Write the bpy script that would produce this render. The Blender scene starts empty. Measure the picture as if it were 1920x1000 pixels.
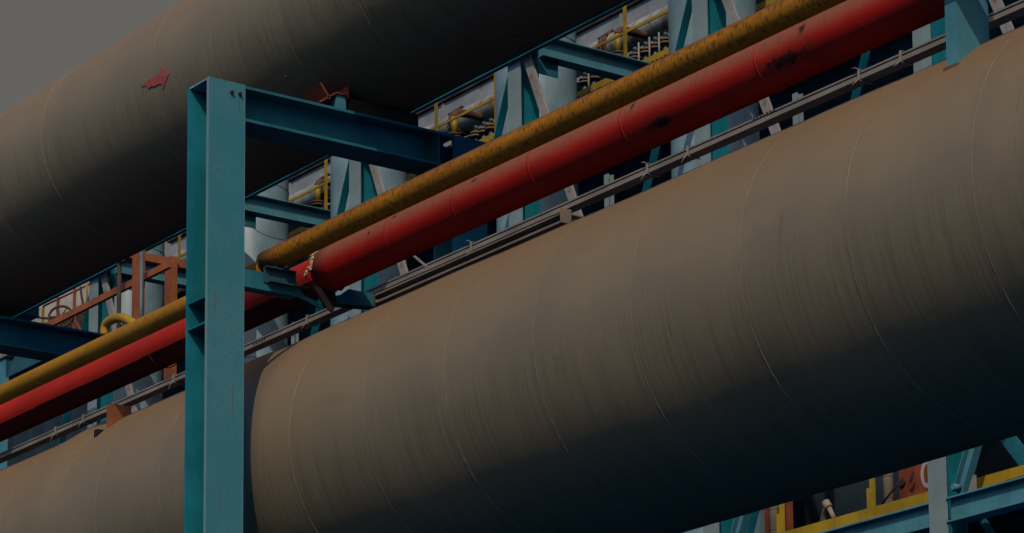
import bpy, math, random
from mathutils import Vector, Matrix
random.seed(7)
SC = bpy.context.scene
COL = SC.collection

# ------------------------------------------------------------------ camera
CAM = Vector((18.25, -10.65, -7.388))
ROT = [(0.5895022426278064, 0.8076914078989846, -0.011031570284551359),
       (-0.15140761254011526, 0.0970710374426231, -0.9836935236925753),
       (-0.7934499611202266, 0.5815598019945748, 0.17951422200578374)]   # right, down, forward
FPX, PPX, PPY = 5899.96, 990.175, 1230.762
cd = bpy.data.cameras.new('camera'); cam = bpy.data.objects.new('camera', cd); COL.objects.link(cam)
rt, dn, fw = (Vector(r) for r in ROT)
m = Matrix.Identity(4)
for i in range(3):
    m[i][0] = rt[i]; m[i][1] = -dn[i]; m[i][2] = -fw[i]; m[i][3] = CAM[i]
cam.matrix_world = m
cd.sensor_width = 36; cd.lens = FPX / 1920 * 36
cd.shift_x = -(PPX - 960) / 1920; cd.shift_y = (PPY - 500) / 1920
cd.clip_start = .5; cd.clip_end = 3000
SC.camera = cam
SC.cycles.diffuse_bounces = 1; SC.cycles.glossy_bounces = 0

# ------------------------------------------------------------------ light
SUN_DIR = Vector((-.95, 1, -1.22)).normalized()          # the way the light travels
sd = bpy.data.lights.new('sun', 'SUN'); so = bpy.data.objects.new('sun', sd); COL.objects.link(so)
sd.energy = 2.9; sd.angle = math.radians(.5); sd.color = (1, .92, .80)
so.rotation_euler = SUN_DIR.to_track_quat('-Z', 'Y').to_euler()
elev = math.asin(-SUN_DIR.z); azim = math.atan2(-SUN_DIR.x, -SUN_DIR.y)
W = bpy.data.worlds.new('World'); SC.world = W; W.use_nodes = True
wt = W.node_tree; wt.nodes.clear()
def wn(t): return wt.nodes.new(t)
out = wn('ShaderNodeOutputWorld'); bg = wn('ShaderNodeBackground'); bg2 = wn('ShaderNodeBackground'); mix = wn('ShaderNodeMixShader')
sky = wn('ShaderNodeTexSky'); sky.sky_type = 'NISHITA'; sky.sun_disc = False
sky.sun_elevation = elev; sky.sun_rotation = azim
sky.air_density = 1.6; sky.dust_density = .4; sky.ozone_density = 3
bg.inputs['Strength'].default_value = .05
tint = wn('ShaderNodeMix'); tint.data_type = 'RGBA'; tint.blend_type = 'MULTIPLY'; tint.inputs[0].default_value = 1
tint.inputs[7].default_value = (.012, .48, 1.2, 1)       # clear deep blue sky behind the camera
wt.links.new(sky.outputs[0], tint.inputs[6]); wt.links.new(tint.outputs[2], bg.inputs['Color'])
bg2.inputs['Color'].default_value = (.278, .27, .254, 1); bg2.inputs['Strength'].default_value = .525     # pale cloud bank opposite the sun
tc = wn('ShaderNodeTexCoord'); dot = wn('ShaderNodeVectorMath'); dot.operation = 'DOT_PRODUCT'
wt.links.new(tc.outputs['Generated'], dot.inputs[0])
dot.inputs[1].default_value = (rt * ((120 - 990.2)/5900) + dn * ((60 - 1230.8)/5900) + fw).normalized()   # out beyond the upper duct
mr = wn('ShaderNodeMapRange'); mr.interpolation_type = 'SMOOTHSTEP'
mr.inputs['From Min'].default_value = .93; mr.inputs['From Max'].default_value = .985
wt.links.new(dot.outputs['Value'], mr.inputs['Value'])
wt.links.new(mr.outputs[0], mix.inputs[0]); wt.links.new(bg.outputs[0], mix.inputs[1]); wt.links.new(bg2.outputs[0], mix.inputs[2])
# unseen warm glow round the sun, added as a soft fill
dot2 = wn('ShaderNodeVectorMath'); dot2.operation = 'DOT_PRODUCT'; wt.links.new(tc.outputs['Generated'], dot2.inputs[0]); dot2.inputs[1].default_value = -SUN_DIR
mr2 = wn('ShaderNodeMapRange'); mr2.interpolation_type = 'SMOOTHSTEP'; mr2.inputs['From Min'].default_value = .74; mr2.inputs['From Max'].default_value = 1.0; mr2.inputs['To Max'].default_value = 2.4
wt.links.new(dot2.outputs['Value'], mr2.inputs['Value'])
glow = wn('ShaderNodeBackground'); glow.inputs['Color'].default_value = (1, .86, .70, 1); wt.links.new(mr2.outputs[0], glow.inputs['Strength'])
add = wn('ShaderNodeAddShader'); wt.links.new(mix.outputs[0], add.inputs[0]); wt.links.new(glow.outputs[0], add.inputs[1])
wt.links.new(add.outputs[0], out.inputs[0])
SC.view_settings.view_transform = 'Standard'; SC.view_settings.look = 'None'
SC.view_settings.exposure = -.2; SC.view_settings.gamma = 1

# ------------------------------------------------------------------ helpers
def ray(x, y): return rt * ((x - PPX) / FPX) + dn * ((y - PPY) / FPX) + fw
def atY(x, y, Y): d = ray(x, y); return CAM + d * ((Y - CAM.y) / d.y)
def atX(x, y, X): d = ray(x, y); return CAM + d * ((X - CAM.x) / d.x)

class MB:
    def __init__(s): s.v = []; s.f = []; s.sm = []
    def add(s, vs, fs, smooth=False):
        o = len(s.v); s.v += [Vector(p) for p in vs]; s.f += [tuple(i + o for i in f) for f in fs]; s.sm += [smooth] * len(fs); return s
    def box(s, a, b):
        x0, y0, z0 = (min(a[i], b[i]) for i in range(3)); x1, y1, z1 = (max(a[i], b[i]) for i in range(3))
        return s.add([(x0,y0,z0),(x1,y0,z0),(x1,y1,z0),(x0,y1,z0),(x0,y0,z1),(x1,y0,z1),(x1,y1,z1),(x0,y1,z1)],
                     [(0,3,2,1),(4,5,6,7),(0,1,5,4),(1,2,6,5),(2,3,7,6),(3,0,4,7)])
    def prism(s, prof, a, b, up=(0,0,1)):
        a = Vector(a); b = Vector(b); d = (b - a).normalized(); up = Vector(up)
        u = d.cross(up).normalized(); w = u.cross(d).normalized(); n = len(prof)
        vs = [a + u * p[0] + w * p[1] for p in prof] + [b + u * p[0] + w * p[1] for p in prof]
        area = sum(prof[i][0] * prof[(i+1) % n][1] - prof[(i+1) % n][0] * prof[i][1] for i in range(n))
        fs = [(i, (i+1) % n, (i+1) % n + n, i + n) for i in range(n)] + [tuple(range(n))[::-1], tuple(range(n, 2*n))]
        if area > 0: pass
        else: fs = [f[::-1] for f in fs]
        return s.add(vs, fs)
    def tube(s, pts, r, n=12, caps=True, smooth=True):
        pts = [Vector(p) for p in pts]; rs = r if isinstance(r, (list, tuple)) else [r] * len(pts)
        t0 = (pts[1] - pts[0]).normalized(); ref = Vector((0,0,1)) if abs(t0.z) < .9 else Vector((1,0,0))
        u = t0.cross(ref).normalized(); vs = []
        for i, p in enumerate(pts):
            t = (pts[min(i+1, len(pts)-1)] - pts[max(i-1, 0)]).normalized()
            u = (u - t * u.dot(t)).normalized(); w = t.cross(u)
            vs += [p + (u * math.cos(k * 2*math.pi/n) + w * math.sin(k * 2*math.pi/n)) * rs[i] for k in range(n)]
        fs = [(i*n + k, i*n + (k+1) % n, (i+1)*n + (k+1) % n, (i+1)*n + k) for i in range(len(pts)-1) for k in range(n)]
        s.add(vs, fs, smooth)
        if caps:
            o = len(s.v) - len(vs); e = (len(pts)-1)*n
            s.f += [tuple(o + k for k in range(n))[::-1], tuple(o + e + k for k in range(n))]; s.sm += [False, False]
        return s
    def cyl(s, a, b, r, n=16): return s.tube([a, b], r, n)
    def ring(s, c, axis, R, r, n=32, k=8):
        c = Vector(c); axis = Vector(axis).normalized(); ref = Vector((0,0,1)) if abs(axis.z) < .9 else Vector((1,0,0))
        u = axis.cross(ref).normalized(); w = axis.cross(u); vs = []
        for i in range(n):
            a = 2*math.pi*i/n; d = u*math.cos(a) + w*math.sin(a)
            vs += [c + d*(R + r*math.cos(2*math.pi*j/k)) + axis*(r*math.sin(2*math.pi*j/k)) for j in range(k)]
        return s.add(vs, [(i*k + j, i*k + (j+1) % k, ((i+1) % n)*k + (j+1) % k, ((i+1) % n)*k + j) for i in range(n) for j in range(k)], True)
    def build(s, name, mat, parent=None, loc=None):
        if parent is not None: o0 = wloc(parent)
        else: o0 = Vector(loc) if loc is not None else Vector((0,0,0))
        me = bpy.data.meshes.new(name); me.from_pydata([p - o0 for p in s.v], [], s.f); me.update()
        me.polygons.foreach_set('use_smooth', s.sm); me.materials.append(mat)
        o = bpy.data.objects.new(name, me); COL.objects.link(o)
        if parent is not None: o.parent = parent
        else: o.location = o0
        return o
def wloc(o):
    v = Vector(o.location)
    while o.parent: o = o.parent; v += Vector(o.location)
    return v
def thing(name, label, cat, loc, group=None):
    o = bpy.data.objects.new(name, None); COL.objects.link(o); o.location = loc; o.empty_display_size = .1
    return tag(o, label, cat, group)
def tag(o, label, cat, group=None):
    o['label'] = label; o['category'] = cat
    if group: o['group'] = group
    return o
KIDS = {}
def copy_tree(o, parent=None):
    c = o.copy(); COL.objects.link(c); c.parent = parent
    for ch in [k for k in bpy.data.objects if k.parent == o]: copy_tree(ch, c)
    return c
def dup(root, loc, label, group=None):
    c = copy_tree(root); c.location = loc; c['label'] = label
    if group: c['group'] = group
    return c
def Hprof(w, h, tf, tw):
    a, b, c = w/2, h/2, tw/2
    return [(-a,-b),(a,-b),(a,-b+tf),(c,-b+tf),(c,b-tf),(a,b-tf),(a,b),(-a,b),(-a,b-tf),(-c,b-tf),(-c,-b+tf),(-a,-b+tf)]

# ------------------------------------------------------------------ materials
ALB = .52                                   # overall depth of the paints
class NT:
    def __init__(s, name):
        s.m = bpy.data.materials.new(name); s.m.use_nodes = True; s.t = s.m.node_tree
        s.b = s.t.nodes['Principled BSDF']; s.tc = s.t.nodes.new('ShaderNodeTexCoord')
    def n(s, t): return s.t.nodes.new(t)
    def l(s, a, b): s.t.links.new(a, b)
    def math(s, op, a, b=None, c=None):
        q = s.n('ShaderNodeMath'); q.operation = op
        for i, x in enumerate((a, b, c)):
            if x is None: continue
            if isinstance(x, (int, float)): q.inputs[i].default_value = x
            else: s.l(x, q.inputs[i])
        return q.outputs[0]
    def scaled(s, v, sc):
        q = s.n('ShaderNodeVectorMath'); q.operation = 'MULTIPLY'; s.l(v, q.inputs[0]); q.inputs[1].default_value = sc; return q.outputs[0]
    def noise(s, v, scale=1, detail=3, rough=.55):
        q = s.n('ShaderNodeTexNoise'); q.inputs['Scale'].default_value = scale; q.inputs['Detail'].default_value = detail
        q.inputs['Roughness'].default_value = rough; s.l(v, q.inputs['Vector']); return q.outputs['Fac']
    def rng(s, v, a, b, c=0., d=1., smooth=True):
        q = s.n('ShaderNodeMapRange'); q.interpolation_type = 'SMOOTHSTEP' if smooth else 'LINEAR'
        for k, x in zip(('From Min','From Max','To Min','To Max'), (a,b,c,d)): q.inputs[k].default_value = x
        s.l(v, q.inputs['Value']); return q.outputs[0]
    def mix(s, f, a, b):
        q = s.n('ShaderNodeMix'); q.data_type = 'RGBA'
        if isinstance(f, (int, float)): q.inputs[0].default_value = f
        else: s.l(f, q.inputs[0])
        for i, x in ((6, a), (7, b)):
            if isinstance(x, tuple): q.inputs[i].default_value = (*x, 1)
            else: s.l(x, q.inputs[i])
        return q.outputs[2]
    def bump_only(s, h, dist):
        q = s.n('ShaderNodeBump'); q.inputs['Distance'].default_value = dist; s.l(h, q.inputs['Height']); return q.outputs[0]
    def bump(s, h, dist, strength=1, normal=None):
        q = s.n('ShaderNodeBump')
        if normal is not None: s.l(normal, q.inputs['Normal']); q.inputs['Distance'].default_value = dist; q.inputs['Strength'].default_value = strength
        s.l(h, q.inputs['Height']); s.l(q.outputs[0], s.b.inputs['Normal'])
    def done(s, col, rough=.5, metal=0, spec=.5):
        if not isinstance(col, tuple): col = s.mix(ALB, (0, 0, 0), col)
        if isinstance(col, tuple): s.b.inputs['Base Color'].default_value = (*col, 1)
        else: s.l(col, s.b.inputs['Base Color'])
        if isinstance(rough, (int, float)): s.b.inputs['Roughness'].default_value = rough
        else: s.l(rough, s.b.inputs['Roughness'])
        s.b.inputs['Metallic'].default_value = metal; s.b.inputs['Specular IOR Level'].default_value = spec
        return s.m

def paint(name, col, rough=.55, var=.18, rust=0., rustcol=(.16, .06, .025), streak=.25, chips=0., bump=.0015, spec=.35):
    q = NT(name); P = q.tc.outputs['Object']
    big = q.noise(P, 2.3, 4); fine = q.noise(P, 38, 3)
    st = q.noise(q.scaled(P, (26, 26, 1.1)), 1, 3)
    dark = tuple(c * (1 - 2.2*var) for c in col); lite = tuple(min(1, c * (1 + var)) for c in col)
    c = q.mix(q.rng(big, .3, .7), dark, lite)
    c = q.mix(q.math('MULTIPLY', q.rng(st, .42, .75), streak), c, tuple(x*.55 for x in col))
    if chips:
        c = q.mix(q.math('MULTIPLY', q.rng(q.math('ADD', q.noise(P, 55, 4, .65), q.math('MULTIPLY', big, .3)), .86 - chips*.1, .90 - chips*.1), .8), c, (.05, .045, .04))
    if rust:
        r = q.noise(P, 5, 6, .68); r2 = q.noise(q.scaled(P, (18, 18, 1.6)), 1, 4, .6)
        rr = q.math('MAXIMUM', q.rng(r, .66 - rust*.22, .76 - rust*.2), q.rng(r2, .70 - rust*.2, .80 - rust*.17))
        c = q.mix(q.math('MULTIPLY', rr, .85), c, q.mix(fine, rustcol, tuple(x*2.2 for x in rustcol)))
    q.bump(q.math('ADD', fine, q.math('MULTIPLY', big, .6)), bump)
    return q.done(c, q.rng(big, 0, 1, rough-.08, rough+.1), 0, spec)

def duct_paint(name, R, col, top, seed):
    """brushed cladding paint: fine hoop-wise streaks, browner crown painted as the sunlit top"""
    q = NT(name); P = q.tc.outputs['Object']; sx = q.n('ShaderNodeSeparateXYZ'); q.l(P, sx.inputs[0])
    ang = q.math('ARCTAN2', sx.outputs['Z'], q.math('MULTIPLY', sx.outputs['Y'], -1))
    def hoop(kx, ka, off, detail=2, rough=.5):
        cb = q.n('ShaderNodeCombineXYZ'); q.l(q.math('MULTIPLY', sx.outputs['X'], kx), cb.inputs[0])
        q.l(q.math('MULTIPLY', ang, ka), cb.inputs[1]); cb.inputs[2].default_value = off + seed
        return q.noise(cb.outputs[0], 1, detail, rough)
    fine = hoop(46, 1.4, 0, 2); mid = hoop(13, .9, 5, 3); wob = q.noise(P, 1.1, 3)
    deep = hoop(9.5, .55, 9, 3, .6)
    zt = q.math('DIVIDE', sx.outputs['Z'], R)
    crown = q.rng(q.math('ADD', zt, q.math('MULTIPLY', q.math('SUBTRACT', wob, .5), .55)), .12, .8)  # brown of the sunlit top, painted into the crown by height
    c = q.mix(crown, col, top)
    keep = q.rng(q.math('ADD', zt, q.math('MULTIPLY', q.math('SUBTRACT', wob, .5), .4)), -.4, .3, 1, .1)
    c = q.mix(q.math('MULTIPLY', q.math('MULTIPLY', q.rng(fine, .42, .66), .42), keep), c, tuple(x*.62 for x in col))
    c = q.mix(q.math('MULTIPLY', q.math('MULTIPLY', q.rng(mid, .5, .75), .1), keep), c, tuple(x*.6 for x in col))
    line = q.rng(q.math('ABSOLUTE', q.math('SUBTRACT', deep, .36)), 0, .012, 1, 0)
    line = q.math('MULTIPLY', q.math('MULTIPLY', line, q.rng(hoop(3.1, .8, 21), .5, .62)), keep)
    c = q.mix(q.math('MULTIPLY', line, .75), c, (.045, .036, .03))
    stain = q.rng(q.noise(q.scaled(P, (2.2, 5, 5)), 1, 4), .62, .74)
    c = q.mix(q.math('MULTIPLY', stain, .22), c, tuple(x*.6 for x in top))
    pale = q.rng(q.math('ABSOLUTE', q.math('SUBTRACT', q.noise(q.scaled(P, (1.3, 2.6, 2.6)), 1, 4, .6), .5)), 0, .012, 1, 0)
    c = q.mix(q.math('MULTIPLY', pale, .16), c, tuple(min(1, x*1.35) for x in col))
    h = q.math('ADD', q.math('MULTIPLY', fine, .9), q.math('ADD', q.math('MULTIPLY', mid, .6), q.math('MULTIPLY', line, -.5)))
    q.bump(q.math('ADD', q.math('MULTIPLY', h, keep), q.math('MULTIPLY', wob, 3)), .0003)
    return q.done(c, q.rng(wob, .2, .8, .52, .62), .66, .5)

def pipe_paint(name, R, col, lit_tone, dark, lit_lo, lit_hi, speck=.5, streak=.5, spots=()):
    q = NT(name); P = q.tc.outputs['Object']; sx = q.n('ShaderNodeSeparateXYZ'); q.l(P, sx.inputs[0])
    ang = q.math('ARCTAN2', sx.outputs['Z'], q.math('MULTIPLY', sx.outputs['Y'], -1))
    cb = q.n('ShaderNodeCombineXYZ'); q.l(q.math('MULTIPLY', sx.outputs['X'], 60), cb.inputs[0]); q.l(q.math('MULTIPLY', ang, 1.6), cb.inputs[1])
    hoop = q.noise(cb.outputs[0], 1, 3); big = q.noise(q.scaled(P, (1.6, 4, 4)), 1, 4); mid = q.noise(P, 16, 5, .65)
    zt = q.math('DIVIDE', sx.outputs['Z'], R)
    f = q.rng(q.math('ADD', zt, q.math('MULTIPLY', q.math('SUBTRACT', mid, .5), .5)), lit_lo, lit_hi)  # upper side takes a sunlit tone, painted in by height
    c = q.mix(q.rng(big, .35, .68), col, tuple(x*.78 for x in col))
    c = q.mix(f, c, q.mix(mid, lit_tone, tuple(x*.7 for x in lit_tone)))
    c = q.mix(q.math('MULTIPLY', q.rng(hoop, .48, .7), streak), c, dark)
    c = q.mix(q.math('MULTIPLY', q.rng(mid, .6, .7), speck), c, dark)
    for (bx, ba, rx, ra) in spots:                      # burnt and peeled patches at fixed places on the pipe
        dx = q.math('DIVIDE', q.math('SUBTRACT', sx.outputs['X'], bx), rx); da = q.math('DIVIDE', q.math('SUBTRACT', ang, ba), ra)
        d = q.math('SQRT', q.math('ADD', q.math('MULTIPLY', dx, dx), q.math('MULTIPLY', da, da)))
        d = q.math('ADD', d, q.math('MULTIPLY', q.math('SUBTRACT', q.noise(P, 22, 5, .7), .5), 2.6))
        c = q.mix(q.math('MULTIPLY', q.rng(d, .55, 1.7, 1, 0), .5), c, (.13, .04, .02))
        c = q.mix(q.math('MULTIPLY', q.rng(d, .45, .95, 1, 0), .85), c, (.022, .014, .013))
    q.bump(q.math('ADD', mid, q.math('MULTIPLY', hoop, .7)), .0022)
    return q.done(c, .55, 0, .18)

M = {}
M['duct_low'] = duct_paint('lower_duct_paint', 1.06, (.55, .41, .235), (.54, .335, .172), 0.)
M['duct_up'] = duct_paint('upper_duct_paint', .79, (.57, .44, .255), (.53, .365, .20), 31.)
M['weld'] = paint('weld_seam_paint', (.26, .205, .135), .62, .2, chips=.9)
M['teal'] = paint('teal_paint', (.006, .225, .27), .5, .13, streak=.2, chips=.1)
def post_face():
    q = NT('post_face_paint'); P = q.tc.outputs['Object']; sx = q.n('ShaderNodeSeparateXYZ'); q.l(P, sx.inputs[0])
    big = q.noise(P, 1.7, 4); fine = q.noise(P, 45, 4, .65); st = q.noise(q.scaled(P, (20, 24, .9)), 1, 4)
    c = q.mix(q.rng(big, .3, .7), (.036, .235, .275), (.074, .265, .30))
    c = q.mix(q.math('MULTIPLY', q.rng(st, .5, .72), .28), c, (.03, .30, .35))
    bare = q.rng(q.math('ADD', q.noise(P, 26, 5, .7), q.math('MULTIPLY', big, .35)), .74, .80)
    c = q.mix(q.math('MULTIPLY', bare, .25), c, (.012, .19, .22))
    for (y, z, ln, w) in ((.252, .53, .17, .006), (.185, .53, .05, .005), (.06, -.95, .2, .006), (.21, -1.6, .35, .005), (.12, -2.3, .3, .004), (.27, .1, .16, .004)):   # rust runs under bolts and scratches
        zz = q.math('SUBTRACT', z + 9.2, sx.outputs['Z']); inz = q.math('MULTIPLY', q.rng(zz, 0, .01), q.rng(zz, ln*.4, ln, 1, 0))
        dy = q.math('ABSOLUTE', q.math('ADD', q.math('SUBTRACT', sx.outputs['Y'], y), q.math('MULTIPLY', q.math('SUBTRACT', big, .5), .01)))
        c = q.mix(q.math('MULTIPLY', q.math('MULTIPLY', inz, q.rng(dy, w*.3, w, 1, 0)), .7), c, (.15, .09, .05))
    pit = q.rng(q.noise(P, 75, 3, .6), .72, .76); c = q.mix(q.math('MULTIPLY', pit, .35), c, (.05, .09, .09))
    edge = q.math('MAXIMUM', q.rng(sx.outputs['Y'], .006, .002), q.rng(sx.outputs['Y'], .294, .298)); c = q.mix(q.math('MULTIPLY', edge, .6), c, (.28, .38, .38))
    q.bump(q.math('ADD', fine, q.math('MULTIPLY', bare, -.8)), .0018)
    return q.done(c, .6, 0, .35)
M['post_face'] = post_face()
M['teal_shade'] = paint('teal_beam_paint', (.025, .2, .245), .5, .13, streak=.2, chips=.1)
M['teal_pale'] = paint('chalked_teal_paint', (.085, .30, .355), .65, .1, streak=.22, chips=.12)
M['edge'] = paint('worn_teal_edge', (.22, .36, .36), .6, .25, rust=.5, chips=.4)
M['lit_teal'] = paint('lit_teal_paint', (.255, .335, .325), .7, .06, streak=.12)  # paler teal that paints the sunlight onto the lit steel faces
M['beige_steel'] = paint('primed_beige_steel', (.36, .33, .29), .65, .12, rust=.35, streak=.3)
M['tank'] = paint('pale_blue_tank_paint', (.24, .36, .39), .45, .1, streak=.25, rust=.08)
M['yellow_rail'] = paint('yellow_safety_paint', (.44, .27, .008), .55, .15, rust=.25)
M['kick'] = paint('yellow_kickplate_paint', (.47, .30, .008), .6, .12, rust=.1, streak=.3)
M['rusty_white'] = paint('rust_run_white_paint', (.40, .40, .37), .65, .15, rust=.55, rustcol=(.14, .055, .02), streak=.4)
M['white_panel'] = paint('weathered_white_panel', (.33, .365, .37), .65, .1, rust=.35, rustcol=(.15, .065, .03), streak=.2)
M['rust'] = paint('rusted_steel', (.17, .075, .035), .85, .3, streak=.4, bump=.004)
M['rust_dark'] = paint('dark_rusted_steel', (.07, .04, .028), .85, .35, streak=.4, bump=.004)
M['orange'] = paint('orange_primer', (.40, .115, .035), .6, .15, streak=.35, rust=.15)
M['orange_red'] = paint('red_lead_primer', (.33, .07, .03), .6, .2, streak=.4, rust=.3)
M['tray'] = paint('dusty_galvanised_steel', (.34, .29, .24), .5, .12, streak=.2, rust=.12)
M['tie'] = paint('faded_cable_tie', (.42, .36, .28), .6, .1)
M['dark_teal'] = paint('dark_teal_paint', (.03, .12, .15), .6, .2, streak=.4)  # darker teal, mottled and streaked
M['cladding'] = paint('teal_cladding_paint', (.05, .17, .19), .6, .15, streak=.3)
M['wall'] = paint('dark_wall_paint', (.012, .035, .05), .8, .2)  # near-black blue, mottled
M['silo'] = paint('cream_silo_paint', (.33, .30, .26), .6, .1, streak=.3)
M['tan'] = paint('tan_pipe_wrap', (.40, .30, .20), .7, .12, rust=.2)
M['foam'] = paint('crumbling_foam', (.42, .32, .17), .95, .4, bump=.02)
M['white_mark'] = paint('white_stencil_paint', (.55, .5, .47), .7, .15)
def worn_stencil(name, col, under):
    q = NT(name); P = q.tc.outputs['Object']; n1 = q.noise(P, 30, 6, .7); n2 = q.noise(q.scaled(P, (60, 12, 12)), 1, 3)
    f = q.math('MAXIMUM', q.rng(n1, .52, .68), q.rng(n2, .60, .75))
    return q.done(q.mix(q.math('MULTIPLY', f, .7), q.mix(n1, col, tuple(x*1.5 for x in col)), under), .65)
M['arrow'] = worn_stencil('red_stencil_paint', (.42, .06, .045), (.30, .22, .15))
M['flange'] = paint('dusty_rust', (.26, .16, .085), .8, .3, rust=.5, rustcol=(.10, .045, .022))
M['amber'] = paint('amber_pipe_paint', (.55, .29, .012), .5, .12)
M['black'] = paint('black_rubber', (.012, .012, .014), .6, .2)
M['grey_pipe'] = paint('grey_pipe_paint', (.12, .14, .15), .5, .15, rust=.4)
M['olive'] = paint('olive_paint', (.13, .13, .075), .6, .15)
M['ground'] = paint('blue_bounce_ground', (.002, .15, .46), .95, .3, bump=.01)  # unseen ground, tinted blue so its bounce turns the undersides navy
M['yellow_pipe'] = pipe_paint('yellow_pipe_paint', .08, (.54, .205, .005), (.30, .125, .04), (.05, .022, .010), .1, .8, .55, .85)
M['yellow_old'] = pipe_paint('old_yellow_pipe_paint', .073, (.52, .235, .010), (.33, .16, .055), (.09, .045, .018), .4, 1.05, .4, .35)
M['red_pipe'] = pipe_paint('red_pipe_paint', .158, (.64, .018, .008), (.40, .13, .07), (.16, .012, .015), -.35, .45, .06, .25, [(3.95,-.70,.12,.24),(5.15,-.55,.24,.28),(5.3,.35,.03,.25),(1.05,.55,.02,.10),(3.7,.45,.02,.2),(2.0,.5,.03,.12),(.75,.3,.02,.1)])
M['red_old'] = pipe_paint('old_red_pipe_paint', .142, (.60, .03, .012), (.50, .085, .04), (.13, .02, .015), .25, .95, .3, .25, [(-1.45,-.5,.07,.3)])
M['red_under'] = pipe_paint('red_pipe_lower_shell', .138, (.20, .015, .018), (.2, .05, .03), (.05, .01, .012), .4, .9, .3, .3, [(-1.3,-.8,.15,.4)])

# ------------------------------------------------------------------ ground
g = MB(); g.add([(-900,-600,-9.2),(600,-600,-9.2),(600,900,-9.2),(-900,900,-9.2)], [(0,1,2,3)])
go = g.build('ground', M['ground']); go['kind'] = 'structure'

# ------------------------------------------------------------------ the two big ducts
def duct(name, label, Yc, Zc, R, mat, seams, bulges, ripple):
    root = thing(name, label, 'duct', (0, Yc, Zc))
    n = 400; xs = []; x = -32.
    while x < 13.5: xs.append(x); x += .08 if -7 < x < 9.5 else .5
    s = MB(); vs = []
    rnd = random.Random(3); ph = [rnd.uniform(0, 6.28) for _ in range(6)]
    for x in xs:
        for k in range(n):
            a = 2*math.pi*k/n
            r = R + sum(h*math.exp(-((x - c)/w)**2) * (.6 + .4*math.sin(a + f)) for c, w, h, f in bulges)
            for sx in seams:
                if abs(x - sx) < .14: r += -.004*math.exp(-((x - sx)/.05)**2)
            r += ripple*(math.sin(2.1*x + ph[0] + 2*a) + .7*math.sin(4.7*x + ph[1] + 3*a) + .5*math.sin(6.6*x*.14 + ph[2] + 5*a))
            vs.append((x, Yc - r*math.cos(a), Zc + r*math.sin(a)))
    L = len(xs)
    s.add(vs, [(i*n + k, (i+1)*n + k, (i+1)*n + (k+1) % n, i*n + (k+1) % n) for i in range(L-1) for k in range(n)], True)
    o = len(s.v) - len(vs); s.f += [tuple(o + k for k in range(n)), tuple(o + (L-1)*n + k for k in range(n))[::-1]]; s.sm += [False, False]
    s.build('shell', mat, root)
    for sx in seams:                                   # raised hoop welds, slightly wavering
        w = MB(); vs = []; nn = 288
        for k in range(nn):
            a = 2*math.pi*k/nn; xo = sx + .005*math.sin(3*a + sx) + rnd.uniform(-.0012, .0012); hw = .0042 + rnd.uniform(-.0012, .0015); hh = .003 + rnd.uniform(-.001, .0015)
            rb = R + sum(h*math.exp(-((sx - c)/ww)**2) * (.6 + .4*math.sin(a + f)) for c, ww, h, f in bulges) - .004
            rb += ripple*(math.sin(2.1*sx + ph[0] + 2*a) + .7*math.sin(4.7*sx + ph[1] + 3*a) + .5*math.sin(6.6*sx*.14 + ph[2] + 5*a))
            for dx, dr in ((-hw, -.004), (-hw*.5, hh), (hw*.5, hh), (hw, -.004)):
                r = rb + dr; vs.append((xo + dx, Yc - r*math.cos(a), Zc + r*math.sin(a)))
        w.add(vs, [(k*4 + j, k*4 + j + 1, ((k+1) % nn)*4 + j + 1, ((k+1) % nn)*4 + j) for k in range(nn) for j in range(3)], True)
        w.build('weld_seam', M['weld'], root)
    return root
UY, UZ, UR = 1.5, 1.511, .79
LY, LZ, LR = 1.5, -1.984, 1.06
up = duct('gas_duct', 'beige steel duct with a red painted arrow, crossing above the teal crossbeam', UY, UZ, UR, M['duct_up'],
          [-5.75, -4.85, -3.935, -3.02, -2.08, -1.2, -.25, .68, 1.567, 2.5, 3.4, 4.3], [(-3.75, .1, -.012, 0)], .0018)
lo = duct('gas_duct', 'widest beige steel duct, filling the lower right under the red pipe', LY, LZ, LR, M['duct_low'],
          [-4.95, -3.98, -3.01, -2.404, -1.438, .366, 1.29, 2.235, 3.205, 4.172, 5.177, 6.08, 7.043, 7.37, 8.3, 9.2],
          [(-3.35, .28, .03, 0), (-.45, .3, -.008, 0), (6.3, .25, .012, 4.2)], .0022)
# red arrow painted on the upper duct: a skin of paint that follows the shell
def skin(poly, name, mat, parent, Yc, Zc, R):
    s = MB(); cx = sum(p[0] for p in poly)/len(poly); ca = sum(p[1] for p in poly)/len(poly)
    vs = [(x, Yc - R*math.cos(a), Zc + R*math.sin(a)) for x, a in poly]
    vi = [(x, Yc - (R-.012)*math.cos(a), Zc + (R-.012)*math.sin(a)) for x, a in poly]; n = len(poly)
    s.add(vs + vi, [tuple(range(n))[::-1]] + [(i, (i+1) % n, (i+1) % n + n, i + n) for i in range(n)])
    return s.build(name, mat, parent)
def surf(x, y, Yc, Zc, R):
    d = ray(x, y); a = d.y**2 + d.z**2; oy, oz = CAM.y - Yc, CAM.z - Zc; b = 2*(oy*d.y + oz*d.z); c = oy*oy + oz*oz - R*R
    t = (-b - math.sqrt(max(0, b*b - 4*a*c)))/(2*a); p = CAM + d*t
    return (p.x, math.atan2(p.z - Zc, -(p.y - Yc)))
def skins(polys, name, mat, parent, Yc, Zc, R):
    s = MB()
    for P in polys:
        pts = [surf(x, y, Yc, Zc, R) for x, y in P]; n = len(pts)
        vs = [(x, Yc - R*math.cos(a), Zc + R*math.sin(a)) for x, a in pts] + [(x, Yc - (R-.012)*math.cos(a), Zc + (R-.012)*math.sin(a)) for x, a in pts]
        s.add(vs, [tuple(range(n))[::-1]] + [(i, (i+1) % n, (i+1) % n + n, i + n) for i in range(n)])
    return s.build(name, mat, parent)
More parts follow.
